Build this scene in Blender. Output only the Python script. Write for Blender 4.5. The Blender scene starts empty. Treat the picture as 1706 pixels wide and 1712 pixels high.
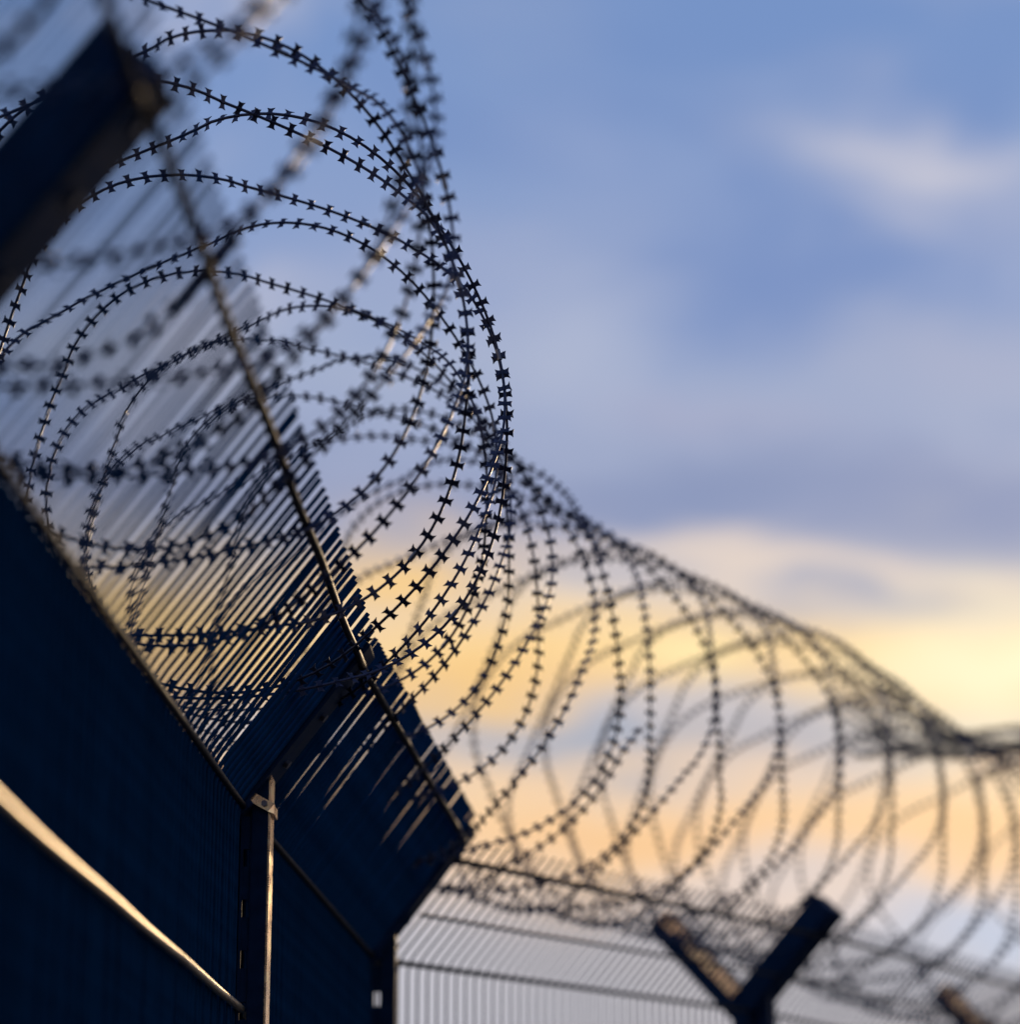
import bpy, bmesh, math, random
from mathutils import Vector, Matrix, noise

R = math.radians
random.seed(7)
scene = bpy.context.scene
COL = scene.collection

# ------------------------------------------------------------------ camera
cam_d = bpy.data.cameras.new('camera')
cam = bpy.data.objects.new('camera', cam_d)
COL.objects.link(cam)
scene.camera = cam
PITCH = R(17.578)
EYE = Vector((0, 0, 1.6))
cam.location = EYE
cam.rotation_euler = (math.pi / 2 + PITCH, 0, 0)
cam_d.sensor_fit = 'HORIZONTAL'
cam_d.sensor_width = 36
cam_d.lens = 105.5
cam_d.clip_start = 0.1
cam_d.clip_end = 6000
cam_d.dof.use_dof = True
cam_d.dof.focus_distance = 5.3
cam_d.dof.aperture_fstop = 1.95
cam_d.dof.aperture_blades = 0

# ------------------------------------------------------------------ render look
scene.view_settings.view_transform = 'Standard'
scene.view_settings.look = 'None'
scene.view_settings.exposure = 0.0
scene.view_settings.gamma = 1.0
scene.cycles.use_denoising = True
scene.cycles.max_bounces = 3
scene.cycles.diffuse_bounces = 1
scene.cycles.glossy_bounces = 2
scene.cycles.sample_clamp_indirect = 4

# ------------------------------------------------------------------ sky and sun
SUN_AZ, SUN_EL = R(12.5), R(13.0)      # azimuth from +Y towards +X


def lin(r, g, b):
    def c(v):
        v /= 255
        return v / 12.92 if v <= .04045 else ((v + .055) / 1.055) ** 2.4
    return (c(r), c(g), c(b), 1)


CLOUDS = [
    (4.6, 21.9, 4.4, 1.8, .05, (108, 137, 191), .95), (6.6, 26.8, 6.5, 1.6, .1, (108, 141, 195), .9),
    (-.5, 27.2, 2.5, 1.0, .1, (138, 158, 198), .5),
    (8.2, 24.1, 2.3, .9, .3, (190, 192, 210), .95), (1.6, 24.6, 2.2, 1.1, .1, (140, 160, 202), .6),
    (.7, 20.9, 2.0, 1.9, .0, (170, 180, 207), .75), (9.0, 20.0, 2.6, .8, .1, (158, 168, 199), .85),
    (3.4, 19.2, 2.5, .5, .1, (164, 169, 198), .6),
    (3.8, 17.75, 4.0, .95, .0, (122, 140, 182), .95), (9.2, 17.6, 2.8, .85, .05, (126, 142, 183), .95),
    (4.7, 16.4, 4.2, .42, .05, (228, 210, 196), .85), (7.4, 15.6, 2.6, .42, .05, (158, 163, 185), .97),
    (9.9, 14.4, 2.4, .42, .0, (255, 244, 204), 1.0), (4.0, 14.9, 1.6, .42, .0, (255, 230, 172), .95),
    (-2.0, 16.3, 2.0, .8, .0, (248, 204, 130), .9), (-1.5, 14.2, 2.2, .6, .0, (243, 198, 128), .85),
    (1.4, 13.15, 3.8, .55, .05, (150, 164, 188), .97),
    (6.0, 13.0, 3.2, .45, .0, (172, 173, 186), .85), (2.4, 11.4, 3.5, .7, .0, (240, 192, 140), .85),
    (9.0, 11.4, 2.4, .8, .0, (244, 196, 142), .85), (5.3, 12.3, 3.2, .35, .0, (212, 196, 190), .65),
    (5.6, 10.6, 1.8, .4, .0, (200, 196, 204), .6),
    (9.5, 9.3, 2.6, .8, .0, (174, 190, 218), .9), (1.2, 8.8, 3.4, .8, .0, (190, 189, 200), .7)]


def build_world():
    w = bpy.data.worlds.new('World')
    scene.world = w
    w.use_nodes = True
    nt = w.node_tree
    N, L = nt.nodes, nt.links
    N.clear()
    out = N.new('ShaderNodeOutputWorld')
    bg = N.new('ShaderNodeBackground')
    L.new(bg.outputs[0], out.inputs[0])
    tc = N.new('ShaderNodeTexCoord')
    sep = N.new('ShaderNodeSeparateXYZ')
    L.new(tc.outputs['Generated'], sep.inputs[0])

    def math_(op, a, b=None, c=None):
        m = N.new('ShaderNodeMath')
        m.operation = op
        for i, v in enumerate((a, b, c)):
            if v is None:
                continue
            if isinstance(v, (int, float)):
                m.inputs[i].default_value = v
            else:
                L.new(v, m.inputs[i])
        return m.outputs[0]

    def cloud_noise(scale, off, detail, rough, dist=0.0):
        mp = N.new('ShaderNodeMapping')
        mp.inputs['Scale'].default_value = scale
        mp.inputs['Location'].default_value = off
        L.new(tc.outputs['Generated'], mp.inputs[0])
        nz = N.new('ShaderNodeTexNoise')
        nz.inputs['Scale'].default_value = 1
        nz.inputs['Detail'].default_value = detail
        nz.inputs['Roughness'].default_value = rough
        nz.inputs['Distortion'].default_value = dist
        L.new(mp.outputs[0], nz.inputs['Vector'])
        return nz.outputs['Fac']

    def ramp(fac, stops, interp='EASE'):
        r = N.new('ShaderNodeValToRGB')
        r.color_ramp.interpolation = interp
        els = r.color_ramp.elements
        while len(els) < len(stops):
            els.new(.5)
        for e, (p, c) in zip(els, stops):
            e.position = p
            e.color = c
        L.new(fac, r.inputs[0])
        return r.outputs[0]

    def mix(fac, a, b, mode='MIX'):
        m = N.new('ShaderNodeMix')
        m.data_type = 'RGBA'
        m.blend_type = mode
        for s, v in ((m.inputs['Factor'], fac), (m.inputs['A'], a), (m.inputs['B'], b)):
            if isinstance(v, (int, float)):
                s.default_value = v
            elif isinstance(v, tuple):
                s.default_value = v
            else:
                L.new(v, s)
        return m.outputs['Result']

    elev = math_('MULTIPLY', math_('ARCSINE', sep.outputs['Z']), 180 / math.pi)
    warp = cloud_noise((6, 6, 15), (3.1, 1.7, 4.2), 3, .5, .4)
    fine = cloud_noise((16, 16, 46), (8.3, 2.2, 1.9), 2.5, .5, .5)
    e2 = math_('ADD', elev, math_('MULTIPLY', math_('SUBTRACT', warp, .5), 3.4))
    e2 = math_('ADD', e2, math_('MULTIPLY', math_('SUBTRACT', fine, .5), 1.6))
    # cloud layers over a low sun: warm gap between two decks
    stops = [(0, (178, 176, 188)), (8, (180, 182, 196)), (9.2, (192, 190, 200)), (10.4, (228, 206, 192)),
             (11.5, (246, 206, 160)), (12.5, (236, 206, 174)), (13.1, (190, 186, 194)), (13.5, (198, 190, 190)),
             (14.0, (238, 200, 150)), (14.7, (249, 212, 150)), (15.4, (240, 208, 162)), (16.0, (222, 206, 192)),
             (16.7, (168, 172, 192)), (17.8, (138, 151, 188)), (19.0, (150, 164, 198)), (20.4, (158, 171, 201)),
             (22.0, (138, 158, 200)), (24.0, (128, 153, 199)), (27, (113, 144, 196)), (34, (94, 128, 185)),
             (60, (80, 112, 174))]
    deck = ramp(math_('DIVIDE', e2, 60), [(p / 60, lin(*c)) for p, c in stops], 'LINEAR')
    # loose pale and blue patches in the upper deck
    pat = cloud_noise((7.5, 7.5, 12), (1.2, 6.4, 2.8), 3, .5, .5)
    up = ramp(elev_fac := math_('DIVIDE', elev, 60), [(17 / 60, (0, 0, 0, 1)), (19.5 / 60, (1, 1, 1, 1))])
    pale = math_('MULTIPLY', ramp(pat, [(.50, (0, 0, 0, 1)), (.68, (.85, .85, .85, 1))]), up)
    blue = math_('MULTIPLY', ramp(pat, [(.34, (.8, .8, .8, 1)), (.48, (0, 0, 0, 1))]), up)
    sky = mix(pale, deck, lin(176, 181, 205))
    sky = mix(blue, sky, lin(108, 138, 192))
    # single soft clouds and clear breaks: azimuth, elevation, half widths (degrees), colour, cover
    azi = math_('MULTIPLY', math_('ARCTAN2', sep.outputs['X'], sep.outputs['Y']), 180 / math.pi)
    wa = cloud_noise((9, 9, 20), (5.5, 3.3, 7.1), 3, .5, .3)
    wb = cloud_noise((11, 11, 24), (2.4, 9.3, .6), 3, .5, .3)
    azw = math_('ADD', azi, math_('MULTIPLY', math_('SUBTRACT', wa, .5), 5.5))
    elw = math_('ADD', elev, math_('MULTIPLY', math_('SUBTRACT', wb, .5), 2.6))
    elw = math_('ADD', elw, math_('MULTIPLY', math_('SUBTRACT', fine, .5), 1.2))
    for ca, ce, ra, re, tilt, c, k in CLOUDS:
        da = math_('SUBTRACT', azw, ca)
        de = math_('ADD', math_('SUBTRACT', elw, ce), math_('MULTIPLY', da, tilt))
        qa = math_('POWER', math_('DIVIDE', da, ra), 2)
        qe = math_('POWER', math_('DIVIDE', de, re), 2)
        g_ = math_('EXPONENT', math_('MULTIPLY', math_('ADD', qa, qe), -1.0))
        sky = mix(math_('MULTIPLY', g_, k), sky, lin(*c))
    # forward glow of the hidden sun through the gap
    dirn = N.new('ShaderNodeVectorMath')
    dirn.operation = 'DOT_PRODUCT'
    L.new(tc.outputs['Generated'], dirn.inputs[0])
    ge = R(14.2)
    dirn.inputs[1].default_value = (math.sin(R(9.5)) * math.cos(ge), math.cos(R(9.5)) * math.cos(ge), math.sin(ge))
    glow = math_('POWER', math_('MAXIMUM', dirn.outputs['Value'], 0), 1500)
    glow = math_('MULTIPLY', glow, ramp(fine, [(.35, (.15, .15, .15, 1)), (.6, (1, 1, 1, 1))]))
    sky = mix(math_('MULTIPLY', glow, .8), sky, (1.0, .86, .58, 1))
    nish = N.new('ShaderNodeTexSky')
    nish.sky_type = 'NISHITA'
    nish.sun_disc = False
    nish.sun_elevation = SUN_EL
    nish.sun_rotation = SUN_AZ
    nish.altitude = 100
    nish.dust_density = 2.0
    both = mix(1.0, sky, mix(1.0, nish.outputs[0], (.0025, .0025, .0025, 1), 'MULTIPLY'), 'ADD')
    L.new(both, bg.inputs['Color'])
    bg.inputs['Strength'].default_value = 1.0
    w.cycles.sampling_method = 'NONE'


build_world()
sun_d = bpy.data.lights.new('sun', 'SUN')
sun_d.energy = 1.0
sun_d.color = (1, .72, .42)
sun_d.angle = R(2.5)
sun = bpy.data.objects.new('sun', sun_d)
COL.objects.link(sun)
sd = Vector((math.sin(SUN_AZ) * math.cos(SUN_EL), math.cos(SUN_AZ) * math.cos(SUN_EL), math.sin(SUN_EL)))
sun.rotation_euler = sd.to_track_quat('Z', 'Y').to_euler()
sun.location = (3, -4, 8)

# ------------------------------------------------------------------ materials


def material(name, base, rough, metal=0.0, spec=.5, coat=0.0, coat_rough=.1, var=.25, scale=30, bump=0.0):
    m = bpy.data.materials.new(name)
    m.use_nodes = True
    nt = m.node_tree
    b = nt.nodes['Principled BSDF']
    tc = nt.nodes.new('ShaderNodeTexCoord')
    nz = nt.nodes.new('ShaderNodeTexNoise')
    nz.inputs['Scale'].default_value = scale
    nz.inputs['Detail'].default_value = 5
    nt.links.new(tc.outputs['Object'], nz.inputs['Vector'])
    r = nt.nodes.new('ShaderNodeValToRGB')
    r.color_ramp.elements[0].position = .3
    r.color_ramp.elements[1].position = .7
    r.color_ramp.elements[0].color = tuple(c * (1 - var) for c in base) + (1,)
    r.color_ramp.elements[1].color = tuple(c * (1 + var) for c in base) + (1,)
    nt.links.new(nz.outputs['Fac'], r.inputs[0])
    nt.links.new(r.outputs[0], b.inputs['Base Color'])
    mr = nt.nodes.new('ShaderNodeMapRange')
    mr.inputs['To Min'].default_value = max(.04, rough - .1)
    mr.inputs['To Max'].default_value = min(1, rough + .1)
    nt.links.new(nz.outputs['Fac'], mr.inputs['Value'])
    nt.links.new(mr.outputs[0], b.inputs['Roughness'])
    b.inputs['Metallic'].default_value = metal
    b.inputs['Specular IOR Level'].default_value = spec
    b.inputs['Coat Weight'].default_value = coat
    b.inputs['Coat Roughness'].default_value = coat_rough
    if bump:
        bp = nt.nodes.new('ShaderNodeBump')
        bp.inputs['Strength'].default_value = bump
        bp.inputs['Distance'].default_value = .002
        nt.links.new(nz.outputs['Fac'], bp.inputs['Height'])
        nt.links.new(bp.outputs[0], b.inputs['Normal'])
    return m


M_MESH = material('mesh_paint', (.004, .027, .072), .65, spec=0.0)
M_POST = material('post_paint', (.003, .014, .042), .5, spec=.05, bump=.15)
M_RAIL = material('rail_paint', (.010, .009, .011), .5, spec=.12)
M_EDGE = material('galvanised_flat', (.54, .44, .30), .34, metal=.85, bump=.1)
M_SUNLIT = material('sunlit_tint_steel', (1.0, .68, .40), .28, metal=.92)  # orange sunlight put into the base colour, for edges, straps and arm plates
M_WIRE = material('razor_wire_steel', (.022, .026, .055), .36, metal=.55, spec=.4)
M_CLIP = material('clip_steel', (.12, .12, .14), .35, metal=.9)
M_GROUND = material('gravel_ground', (.09, .085, .075), .95, scale=6, var=.5, bump=.6)

# ------------------------------------------------------------------ mesh helpers


def mesh_from(bm, name):
    me = bpy.data.meshes.new(name)
    bm.to_mesh(me)
    bm.free()
    return me


def link(name, me, mat=None, parent=None, loc=(0, 0, 0), rz=0.0, kind=None):
    o = bpy.data.objects.new(name, me)
    COL.objects.link(o)
    if me is not None and mat is not None and not me.materials:
        me.materials.append(mat)
    o.location = loc
    o.rotation_euler = (0, 0, rz)
    if parent:
        o.parent = parent
    if kind:
        o['kind'] = kind
    return o


def tag(o, label, cat, group=None):
    o['label'] = label
    o['category'] = cat
    if group:
        o['group'] = group
    return o


def box(bm, x0, x1, y0, y1, z0, z1, mat4=None, bev=0.0):
    g = bmesh.ops.create_cube(bm, size=1)
    vs = g['verts']
    for v in vs:
        v.co = Vector((x0 + (v.co.x + .5) * (x1 - x0), y0 + (v.co.y + .5) * (y1 - y0), z0 + (v.co.z + .5) * (z1 - z0)))
    if bev:
        es = list({e for v in vs for e in v.link_edges})
        r = bmesh.ops.bevel(bm, geom=es, offset=bev, segments=2, profile=.6, affect='EDGES')
        vs = list({v for v in r['verts']} | {v for v in vs if v.is_valid})
        if mat4 is not None:
            for f_ in r['faces']:
                pass
    if mat4 is not None:
        for v in vs:
            if v.is_valid:
                v.co = mat4 @ v.co


def sweep(bm, pts, prof, side, smooth=True, cap=True):
    """sweep a closed 2D profile (list of (a, b)) along pts; side = fixed vector giving profile's b axis"""
    rings = []
    n = len(pts)
    for i, p in enumerate(pts):
        t = (pts[min(i + 1, n - 1)] - pts[max(i - 1, 0)]).normalized()
        s = side if isinstance(side, Vector) else side[i]
        s = (s - t * s.dot(t)).normalized()
        u = t.cross(s)
        rings.append([bm.verts.new(p + u * a + s * b) for a, b in prof])
    k = len(prof)
    for i in range(n - 1):
        for j in range(k):
            f_ = bm.faces.new((rings[i][j], rings[i][(j + 1) % k], rings[i + 1][(j + 1) % k], rings[i + 1][j]))
            f_.smooth = smooth
    if cap:
        bm.faces.new(rings[0][::-1])
        bm.faces.new(rings[-1])


def circle(r, k, rb=None):
    rb = rb or r
    return [(r * math.cos(2 * math.pi * i / k), rb * math.sin(2 * math.pi * i / k)) for i in range(k)]


# ------------------------------------------------------------------ ground
bm = bmesh.new()
bmesh.ops.create_grid(bm, x_segments=2, y_segments=2, size=3000)
g = link('ground', mesh_from(bm, 'ground'), M_GROUND, kind='structure')

# ------------------------------------------------------------------ fence layout (metres; x right, y away)
NODES = [Vector((-.71, .19, 2.66)), Vector((-.588, 2.798, 2.645)), Vector((-.494, 5.408, 2.741)),
         Vector((-.319, 6.889, 2.702)), Vector((.716, 8.782, 2.851)), Vector((1.82, 10.72, 2.93)),
         Vector((3.95, 11.25, 2.96)), Vector((6.1, 11.8, 2.98))]
ALPHA = R(37)
SA, CA = math.sin(ALPHA), math.cos(ALPHA)
EXT = .405
RAIL_C = .345
LEAN = [ALPHA, ALPHA, ALPHA, R(44), R(44), R(44)]      # lean of the mesh top, panel by panel


def azim(a, b):
    d = b - a
    return math.atan2(d.x, d.y)


def wire_points(zlow, ext, E_DIR):
    pts = [Vector((0, 0, zlow)), Vector((0, 0, -.03))]
    for q in (.25, .5, .75, 1):
        # quadratic ease round the bend
        p = (1 - q) ** 2 * Vector((0, 0, -.03)) + 2 * (1 - q) * q * Vector((0, 0, 0)) + q * q * E_DIR * .03
        pts.append(p)
    pts.append(E_DIR * ext)
    return pts


def panel(i, label, pitch, wire_r, depth_r, infill, mid_rail, rail_mats, ext=EXT, rail_c=RAIL_C):
    a, b = NODES[i], NODES[i + 1]
    az = azim(a, b)
    E_DIR = Vector((math.sin(LEAN[i]), 0, math.cos(LEAN[i])))
    N_OUT = Vector((math.cos(LEAN[i]), 0, -math.sin(LEAN[i])))
    Lh = math.hypot(b.x - a.x, b.y - a.y)
    root = link('mesh_fence', None, loc=(a.x, a.y, 0), rz=-az)
    tag(root, label, 'fence', 'bent mesh panels of the fence')

    def zb(s):
        return a.z + (b.z - a.z) * s / Lh
    zlow = .12 - max(a.z, b.z)
    bm = bmesh.new()
    sweep(bm, wire_points(zlow, ext, E_DIR), circle(depth_r, 6, wire_r), Vector((0, 1, 0)))
    me = mesh_from(bm, 'vertical_wire')
    me.materials.append(M_MESH)
    n = int((Lh - .05) / pitch)
    for k in range(n + 1):
        jit = .0028 if infill else .0008
        s = .025 + pitch * k + random.uniform(-jit, jit)
        o = link('vertical_wire', me, parent=root, loc=(0, s, zb(s)))
        o.rotation_euler = (random.uniform(-.0022, .0022), random.uniform(-.008, .008) * jit / .0028, 0)
    if infill:
        bm = bmesh.new()
        m = int(Lh / infill)
        for k in range(m):
            s = infill * (k + .5) + random.uniform(-.0012, .0012)
            sweep(bm, [Vector((-.0035, s, .12)), Vector((-.0035, s, zb(s) - .001))], circle(.0028, 5), Vector((0, 1, 0)), cap=False)
        link('wire_infill', mesh_from(bm, 'wire_infill'), M_MESH, root, kind='stuff')

    def rail(off, dz, rr, mat, s0, s1, wob, flat=None):
        bm = bmesh.new()
        pts = []
        ns = 26
        for q in range(ns + 1):
            s = s0 + (s1 - s0) * q / ns
            w = noise.noise(Vector((s * 1.7, i * 5.1, dz))) * wob
            p = Vector((off.x + w, s, zb(s) + off.z + dz + w * .6))
            pts.append(p)
        sweep(bm, pts, circle(rr, 10) if not flat else flat, Vector((0, 0, 1)))
        link('rail', mesh_from(bm, 'rail'), mat, root)
    rail(Vector((.0085, 0, -.003)), 0, .0064, M_RAIL, .045, Lh - .02, .0012)
    rail(E_DIR * rail_c + N_OUT * .0115, 0, .0072, M_RAIL, .0, Lh, .006)
    if mid_rail:
        rail(E_DIR * .14 + N_OUT * .0075, 0, .0045, M_RAIL, .045, Lh - .02, .004)
    k = 1
    while .37 * k < 2.5:
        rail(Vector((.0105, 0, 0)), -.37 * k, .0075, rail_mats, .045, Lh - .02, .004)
        k += 1
    return root


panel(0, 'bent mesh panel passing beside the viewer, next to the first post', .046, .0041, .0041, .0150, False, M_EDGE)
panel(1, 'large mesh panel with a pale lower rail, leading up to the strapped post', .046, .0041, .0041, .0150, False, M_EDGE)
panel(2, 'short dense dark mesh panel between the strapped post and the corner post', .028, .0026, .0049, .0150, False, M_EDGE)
panel(3, 'pale see-through mesh panel from the corner post to the Y-shaped post', .046, .0032, .0034, 0, True, M_RAIL, .355, .30)
panel(4, 'distant blurred mesh panel just beyond the Y-shaped post', .046, .0032, .0034, 0, True, M_RAIL, .355, .30)
panel(5, 'last mesh panel turning away past the farthest post in view', .046, .0032, .0034, 0, True, M_RAIL, .355, .30)

# ------------------------------------------------------------------ posts


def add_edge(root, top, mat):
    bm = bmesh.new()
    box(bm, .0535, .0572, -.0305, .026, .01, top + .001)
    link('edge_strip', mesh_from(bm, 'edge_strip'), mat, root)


def post(i, label, az, lit_mat=None):
    n = NODES[i]
    root = link('fence_post', None, loc=(n.x, n.y, 0), rz=-az)
    tag(root, label, 'fence post', 'Y-topped posts of the fence')
    top = n.z + .088
    bm = bmesh.new()
    box(bm, .022, .054, -.03, .03, 0, top, bev=.003)
    link('shaft', mesh_from(bm, 'shaft'), M_POST, root)
    # slotted flange on the near side of the shaft
    bm = bmesh.new()
    box(bm, -.012 if i == 3 else .0035, .0085, -.0265, -.0195, .02, top - .004)
    z = n.z - .004
    prev = top - .004
    while z > .1:
        box(bm, .0088, .0218, -.0265, -.0195, z + .016, prev)
        prev = z - .016
        z -= .0925
    box(bm, .0088, .0218, -.0265, -.0195, .02, prev)
    link('slotted_flange', mesh_from(bm, 'slotted_flange'), M_POST, root)
    # two arms of the Y on the inner side
    for sgn in (1, -1):
        ang = LEAN[min(i, 5)] if sgn > 0 and i != 3 else (ALPHA if sgn > 0 else R(43))
        d = Vector((sgn * math.sin(ang), 0, math.cos(ang)))
        nn = Vector((-sgn * math.cos(ang), 0, math.sin(ang)))      # inner normal
        along = Vector((0, 1, 0))
        o0 = Vector((0 if sgn > 0 else -.004, 0, n.z - .03))
        m4 = Matrix(((nn.x, along.x, d.x, o0.x), (nn.y, along.y, d.y, o0.y), (nn.z, along.z, d.z, o0.z), (0, 0, 0, 1)))
        bm = bmesh.new()
        x0, x1 = (.006, .088) if sgn > 0 else (-.036, .044)
        box(bm, x0, x1, -.05, .05, .0, .405 if sgn > 0 else .43, m4, bev=.003)
        arm = link('arm', mesh_from(bm, 'arm'), M_POST, root)
        bm = bmesh.new()
        box(bm, x1 + .0005, x1 + .004, -.024, -.016, .10, .36, m4)
        box(bm, x1 + .0005, x1 + .004, .016, .024, .10, .36, m4)
        q = .10
        while q < .35:
            box(bm, x1 + .0005, x1 + .0042, -.0158, .0158, q, q + .012, m4)
            q += .034
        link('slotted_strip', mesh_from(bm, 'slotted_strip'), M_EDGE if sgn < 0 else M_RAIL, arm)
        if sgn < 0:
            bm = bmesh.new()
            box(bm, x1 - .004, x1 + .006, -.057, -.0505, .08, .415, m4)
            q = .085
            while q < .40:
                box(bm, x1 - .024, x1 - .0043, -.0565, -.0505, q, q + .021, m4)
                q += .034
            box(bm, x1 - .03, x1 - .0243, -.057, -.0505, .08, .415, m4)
            link('slotted_strip', mesh_from(bm, 'slotted_strip'), M_SUNLIT, arm)  # near-face plates carry the orange light of the inner face in their colour
        for q in (.14, .25, .35):
            bm = bmesh.new()
            bmesh.ops.create_cone(bm, cap_ends=True, segments=6, radius1=.009, radius2=.0085, depth=.008,
                                  matrix=m4 @ Matrix.Translation((x1 + .008 if sgn < 0 else x0 - .004, 0, q)) @ Matrix.Rotation(math.pi / 2, 4, 'Y'))
            link('bolt', mesh_from(bm, 'bolt'), M_CLIP, arm)
    # inner half of the shaft that carries the Y
    bm = bmesh.new()
    box(bm, -.058, -.008, -.03, .03, 0, n.z - .01, bev=.003)
    link('shaft', mesh_from(bm, 'inner_shaft'), M_POST, root)
    # strap over the rail, wrapping the front of the shaft
    if not lit_mat:
        add_edge(root, top, M_POST)
        return root
    bm = bmesh.new()
    pts = [Vector((.002, -.037, n.z + .026)), Vector((.058, -.037, n.z - .006)), Vector((.061, -.035, n.z - .008)), Vector((.061, .022, n.z - .008))]
    sweep(bm, pts, [(-.003, -.009), (.003, -.009), (.003, .009), (-.003, .009)], Vector((0, 0, 1)), smooth=False)
    link('strap', mesh_from(bm, 'strap'), M_SUNLIT, root)  # sunlit orange comes from the tinted colour
    for bx_, bz_ in ((.012, .021), (.047, .001)):
        bm = bmesh.new()
        bmesh.ops.create_cone(bm, cap_ends=True, segments=6, radius1=.0065, radius2=.006, depth=.006,
                              matrix=Matrix.Translation((bx_, -.0425, n.z + bz_)) @ Matrix.Rotation(math.pi / 2, 4, 'X'))
        link('bolt', mesh_from(bm, 'bolt'), M_CLIP, root)
    add_edge(root, top, lit_mat)  # thin strip coloured as the sunlit side of the shaft
    return root


def mid_az(i):
    return azim(NODES[max(i - 1, 0)], NODES[min(i + 1, len(NODES) - 1)])


post(1, 'near blurred post whose thick dark arm end looms above the wire', azim(NODES[0], NODES[2]), M_SUNLIT)
post(2, 'sharply focused dark post with a strap and a sunlit edge', azim(NODES[1], NODES[2]), M_SUNLIT)
post(3, 'corner post with bright slots where the fence changes direction', R(2))
post(4, 'dark Y-shaped post standing out against the pale mesh', azim(NODES[3], NODES[4]))
post(5, 'farthest blurred post, only its left arm showing beyond the Y-shaped one', azim(NODES[4], NODES[5]))

# ------------------------------------------------------------------ razor wire


def catmull(P, t):
    i = max(0, min(len(P) - 2, int(math.floor(t))))
    u = t - i
    p0, p1, p2, p3 = P[max(i - 1, 0)], P[i], P[i + 1], P[min(i + 2, len(P) - 1)]
    return .5 * ((2 * p1) + (p2 - p0) * u + (2 * p0 - 5 * p1 + 4 * p2 - p3) * u * u + (3 * p1 - p0 - 3 * p2 + p3) * u ** 3)


LIFT = [(-.02, .61), (-.02, .63), (-.01, .645), (.13, .69), (.03, .655), (0, .61), (0, .66), (0, .66)]
AXIS = [n + Vector((dx, 0, dz)) for n, (dx, dz) in zip(NODES, LIFT)]


class Path:
    def __init__(self, t0, t1):
        self.P, self.S = [], [0]
        K = 400
        for k in range(K + 1):
            self.P.append(catmull(AXIS, t0 + (t1 - t0) * k / K))
            if k:
                self.S.append(self.S[-1] + (self.P[-1] - self.P[-2]).length)
        self.L = self.S[-1]

    def at(self, s):
        import bisect
        s = max(0, min(self.L - 1e-6, s))
        k = max(0, bisect.bisect_right(self.S, s) - 1)
        k = min(k, len(self.P) - 2)
        u = (s - self.S[k]) / (self.S[k + 1] - self.S[k])
        p = self.P[k].lerp(self.P[k + 1], u)
        t = (self.P[k + 1] - self.P[k]).normalized()
        return p, t


def barb_mesh(var):
    rr = random.Random(var)
    bm = bmesh.new()
    h, w = .0128, .0078
    top = [(-w, h), (0, h - .0016), (w, h), (.0050, h - .0046), (.0042, .0048)]
    bot = [(w, -h), (0, -h + .0016), (-w, -h), (-.0050, -h + .0046), (-.0042, -.0048)]
    rt = [(.0042, -.0048), (.0050, -h + .0046)]
    lf = [(-.0042, .0048), (-.0050, h - .0046)]
    out = top + rt + bot + lf
    th = .00055
    pts2 = []
    for x, y in out:
        tip = abs(x) > .007
        z = rr.uniform(-.0035, .0035) if tip and var else 0
        kx = rr.uniform(.86, 1.12) if tip and var else 1
        pts2.append((x * kx, y * (rr.uniform(.94, 1.06) if tip and var else 1), z))
    A = [bm.verts.new((x, y, z + th)) for x, y, z in pts2]
    B = [bm.verts.new((x, y, z - th)) for x, y, z in pts2]
    bm.faces.new(A[::-1])
    bm.faces.new(B)
    n = len(out)
    for i in range(n):
        bm.faces.new((A[i], A[(i + 1) % n], B[(i + 1) % n], B[i]))
    # crimp wrapped round the core wire
    r = bmesh.ops.create_cone(bm, cap_ends=True, segments=6, radius1=.0033, radius2=.0033, depth=.0105,
                              matrix=Matrix.Rotation(math.pi / 2, 4, 'Y'))
    bmesh.ops.triangulate(bm, faces=[f_ for f_ in bm.faces if len(f_.verts) > 4])
    return mesh_from(bm, 'barb')


BARBS = [barb_mesh(v) for v in range(5)]
for b_ in BARBS:
    b_.materials.append(M_WIRE)
BARB = BARBS[0]
BARB_GEO = [([v.co.copy() for v in b_.vertices], [tuple(f_.vertices) for f_ in b_.polygons]) for b_ in BARBS]
bm = bmesh.new()
bmesh.ops.create_cone(bm, cap_ends=True, segments=8, radius1=.0042, radius2=.0042, depth=.02, matrix=Matrix.Rotation(math.pi / 2, 4, 'Y'))
CLIP = mesh_from(bm, 'clip')
CLIP.materials.append(M_CLIP)
FWD = Vector((0, math.cos(PITCH), math.sin(PITCH)))


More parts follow.
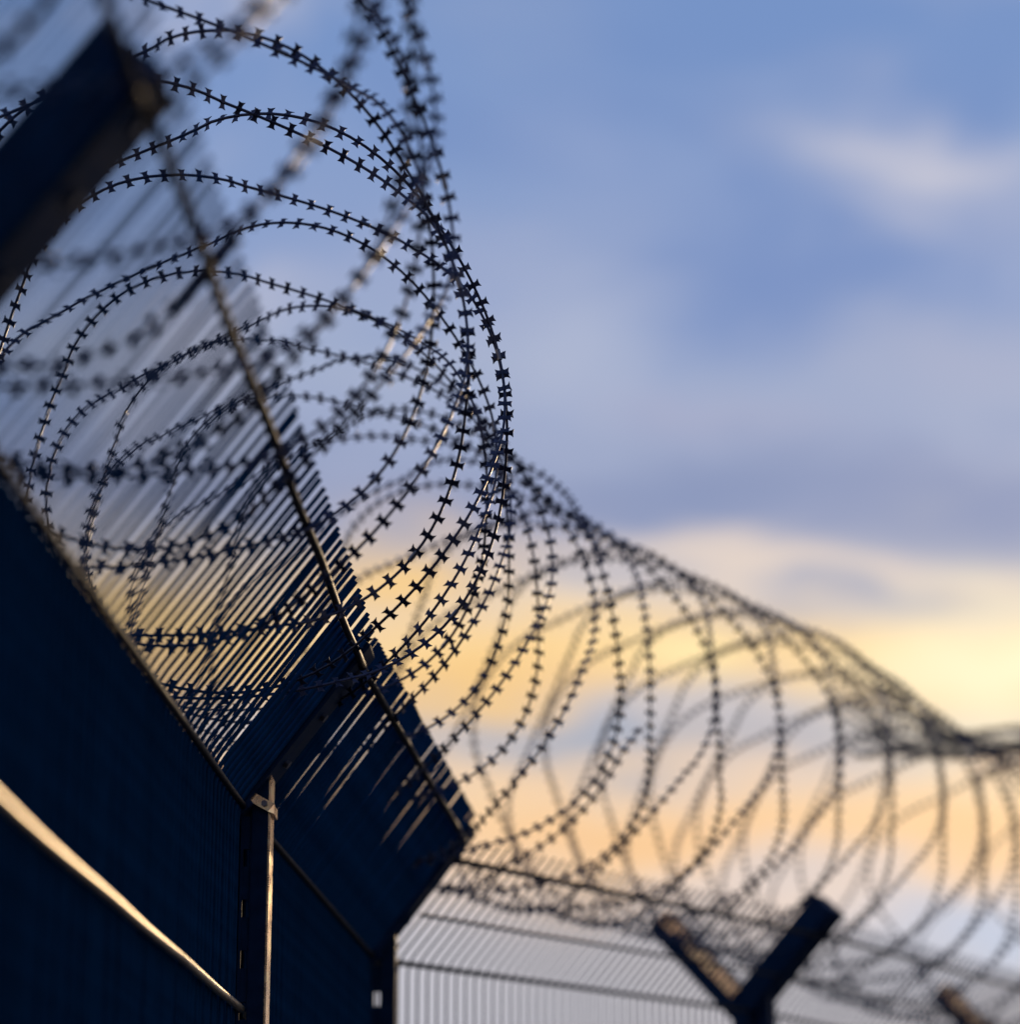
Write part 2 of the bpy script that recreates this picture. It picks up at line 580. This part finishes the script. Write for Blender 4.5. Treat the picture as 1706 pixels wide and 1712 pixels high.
def coil(t0, t1, pitch_fn, radius, phase, nclip, label, seed, best, squash=.985, clip0=R(24), loose=.09):
    path = Path(t0, t1)
    root = link('razor_wire_coil', None, loc=(NODES[1 if t0 < 2 else 4].x, NODES[1 if t0 < 2 else 4].y, 0))
    base = root.location.copy()
    tag(root, label, 'razor wire', 'razor wire coils on the fence')
    # march along the axis turn by turn
    STEP = 2 * math.pi / 112
    s, th = 0.0, phase
    pts, angs, cen, tan = [], [], [], []
    while s < path.L:
        p = pitch_fn(s, path.L)
        wig = math.cos(nclip * (th - clip0) / 2 + .5 * noise.noise(Vector((th * .11, seed, 6))))
        wig = math.copysign(abs(wig) ** .8, wig)
        turn = th / (2 * math.pi)
        off = wig * p * .47 + .018 * noise.noise(Vector((th * .35, seed, 1)))
        c, t = path.at(s + off)
        rad = radius(s, path.L) * (1 + loose * .5 * noise.noise(Vector((math.cos(th) * .9, math.sin(th) * .9 + seed, turn * .55)))
                        + loose * noise.noise(Vector((turn * .75, seed, 3.3))))
        upv = Vector((0, 0, 1))
        rt = t.cross(upv).normalized()
        up2 = rt.cross(t)
        side = loose * .55 * noise.noise(Vector((turn * .6, seed, 12.7)))
        q = c + rt * side + (rt * math.sin(th) + up2 * math.cos(th) * squash) * rad
        q.z += .012 * noise.noise(Vector((s * 2.2, seed, 8)))
        pts.append(q - base)
        angs.append(th)
        cen.append(c - base)
        tan.append(t)
        th += STEP
        s += p * STEP / (2 * math.pi)
    n = len(pts)
    loops = []
    i0 = 0
    while i0 < n - 2:
        i1 = min(n - 1, i0 + 112)
        bm = bmesh.new()
        seg = pts[i0:i1 + 1]
        sweep(bm, seg, circle(.0027, 6), [pts[i] - cen[i] for i in range(i0, i1 + 1)], cap=(i1 == n - 1))
        loops.append((i0, i1, link('wire_loop', mesh_from(bm, 'wire_loop'), M_WIRE, root)))
        i0 = i1
    # barbs
    acc = [0.0]
    for i in range(1, n):
        acc.append(acc[-1] + (pts[i] - pts[i - 1]).length)
    L = []
    k, d = 0, .01
    while d < acc[-1]:
        while acc[k + 1] < d:
            k += 1
        u = (d - acc[k]) / (acc[k + 1] - acc[k])
        p = pts[k].lerp(pts[k + 1], u)
        t = (pts[k + 1] - pts[k]).normalized()
        rdl = (p - cen[k]).normalized()
        rdl = (rdl - t * rdl.dot(t)).normalized()
        bn = t.cross(rdl)
        psi = .75 * noise.noise(Vector((d * 1.1, seed, 5))) + random.gauss(0, .16)
        b = rdl * math.cos(psi) + bn * math.sin(psi)
        cN = t.cross(b)
        sk = random.uniform(-.12, .12)
        tt = (t + b * sk).normalized()
        bb = cN.cross(tt)
        m4 = Matrix(((tt.x, bb.x, cN.x, p.x), (tt.y, bb.y, cN.y, p.y), (tt.z, bb.z, cN.z, p.z), (0, 0, 0, 1)))
        w = p + base - EYE
        D = w.dot(FWD)
        sx = w.x / D * 2.93
        sy = (w.dot(Vector((0, -math.sin(PITCH), math.cos(PITCH))))) / D * 2.93
        vis = abs(sx) < .49 and abs(sy) < .49
        L.append((m4, k, D, vis))
        d += .0340 + random.uniform(-.0006, .0006)
    order = sorted((j for j in range(len(L)) if L[j][3] and L[j][2] > best), key=lambda j: L[j][2])[:300]
    chosen = set(order)
    V, Fc = [], []
    for j, (m4, k, D, vis) in enumerate(L):
        if j in chosen:
            lp = next(l for l in loops if l[0] <= k < l[1])[2]
            o = link('barb', BARBS[(j * 7) % 5], parent=lp)
            o.matrix_basis = m4
        else:
            vb, fb = BARB_GEO[(j * 7) % 5]
            o_ = len(V)
            V.extend(m4 @ v for v in vb)
            Fc.extend(tuple(o_ + a for a in f_) for f_ in fb)
    me = bpy.data.meshes.new('barb_run')
    me.from_pydata([tuple(v) for v in V], [], Fc)
    link('barb_run', me, M_WIRE, root, kind='stuff')
    # clips where neighbouring turns are pinned together
    for j in range(n):
        x = nclip * (angs[j] - clip0) / (2 * math.pi)
        if j and math.floor(x) != math.floor(nclip * (angs[j - 1] - clip0) / (2 * math.pi)) and math.floor(x) % 2 == 0:
            lp = next(l for l in loops if l[0] <= min(j, n - 2) < l[1] or l[1] == n - 1)[2]
            t = (pts[min(j + 1, n - 1)] - pts[j - 1]).normalized()
            rdl = (pts[j] - cen[j]).normalized()
            b = (rdl - t * rdl.dot(t)).normalized()
            cN = t.cross(b)
            p = pts[j] + cN * .002
            o = link('clip', CLIP, parent=lp)
            o.matrix_basis = Matrix(((t.x, b.x, cN.x, p.x), (t.y, b.y, cN.y, p.y), (t.z, b.z, cN.z, p.z), (0, 0, 0, 1)))
    return root


coil(.35, 3.02, lambda s, L: .208 + .02 * math.sin(s * 2.3), lambda s, L: .452 + .046 * math.exp(-((s - 3.95) / .5) ** 2) + .055 * max(0, s - 4.9), 0.4, 7,
     'sharp razor wire coil cradled along the dark mesh panels', 11.3, 4.25, .98)
coil(3.04, 5.35, lambda s, L: .215 + .02 * math.sin(s * 2.9) - (.10 if s > L - .3 else 0), lambda s, L: .50, 1.9, 7,
     'blurred razor wire coil stretched above the pale mesh panels', 27.9, 5.0, .985, R(90), .025)
coil(5.3, 6.3, lambda s, L: .13 + .02 * math.sin(s * 2.9), lambda s, L: .5, 2.9, 7,
     'distant razor wire coil bunched beyond the farthest post', 41.2, 6.0)


def bundle():
    # loose strands gathered into a rope of razor wire that runs on from the far coil
    root = link('razor_wire_bundle', None, loc=(NODES[5].x, NODES[5].y, 0))
    base = root.location.copy()
    tag(root, 'dark gathered rope of razor wire strands trailing off the far coil', 'razor wire')
    K = [Vector((1.18, 9.93, 4.02)), Vector((1.42, 10.24, 4.03)), Vector((1.61, 10.55, 4.06)), Vector((1.88, 10.74, 4.12)),
         Vector((2.23, 10.93, 4.18)), Vector((2.73, 11.13, 4.23)), Vector((3.4, 11.35, 4.28))]
    vb = [v.co.copy() for v in BARB.vertices]
    fb = [tuple(f_.vertices) for f_ in BARB.polygons]
    V, Fc = [], []
    for k in range(18):
        ph = k * 2.4
        pts = []
        for q in range(73):
            u = q / 72 * (len(K) - 1)
            c = catmull(K, min(u, len(K) - 1.001))
            spread = .046 + .10 * max(0, 1 - u / 1.9) ** 1.4
            a = ph + u * (1.1 + .25 * math.sin(k))
            w = .012 * noise.noise(Vector((u * 2, k * 3.3, 1)))
            pts.append(c + Vector((math.cos(a) * .5, .5 * math.cos(a), math.sin(a))) * spread + Vector((w, 0, w)) - base)
        bm = bmesh.new()
        sweep(bm, pts, circle(.0028, 6), Vector((0, .3, 1)))
        link('strand', mesh_from(bm, 'strand'), M_WIRE, root)
        d, acc = 0, 0
        for q in range(72):
            seg = pts[q + 1] - pts[q]
            t = seg.normalized()
            while d < acc + seg.length:
                p = pts[q] + t * (d - acc)
                psi = random.uniform(0, 6.28)
                b = t.orthogonal().normalized()
                b = (b * math.cos(psi) + t.cross(b) * math.sin(psi)).normalized()
                cN = t.cross(b)
                m4 = Matrix(((t.x, b.x, cN.x, p.x), (t.y, b.y, cN.y, p.y), (t.z, b.z, cN.z, p.z), (0, 0, 0, 1)))
                o_ = len(V)
                V.extend(m4 @ v for v in vb)
                Fc.extend(tuple(o_ + a_ for a_ in f_) for f_ in fb)
                d += .0352
            acc += seg.length
    me = bpy.data.meshes.new('barb_run')
    me.from_pydata([tuple(v) for v in V], [], Fc)
    link('barb_run', me, M_WIRE, root, kind='stuff')


bundle()
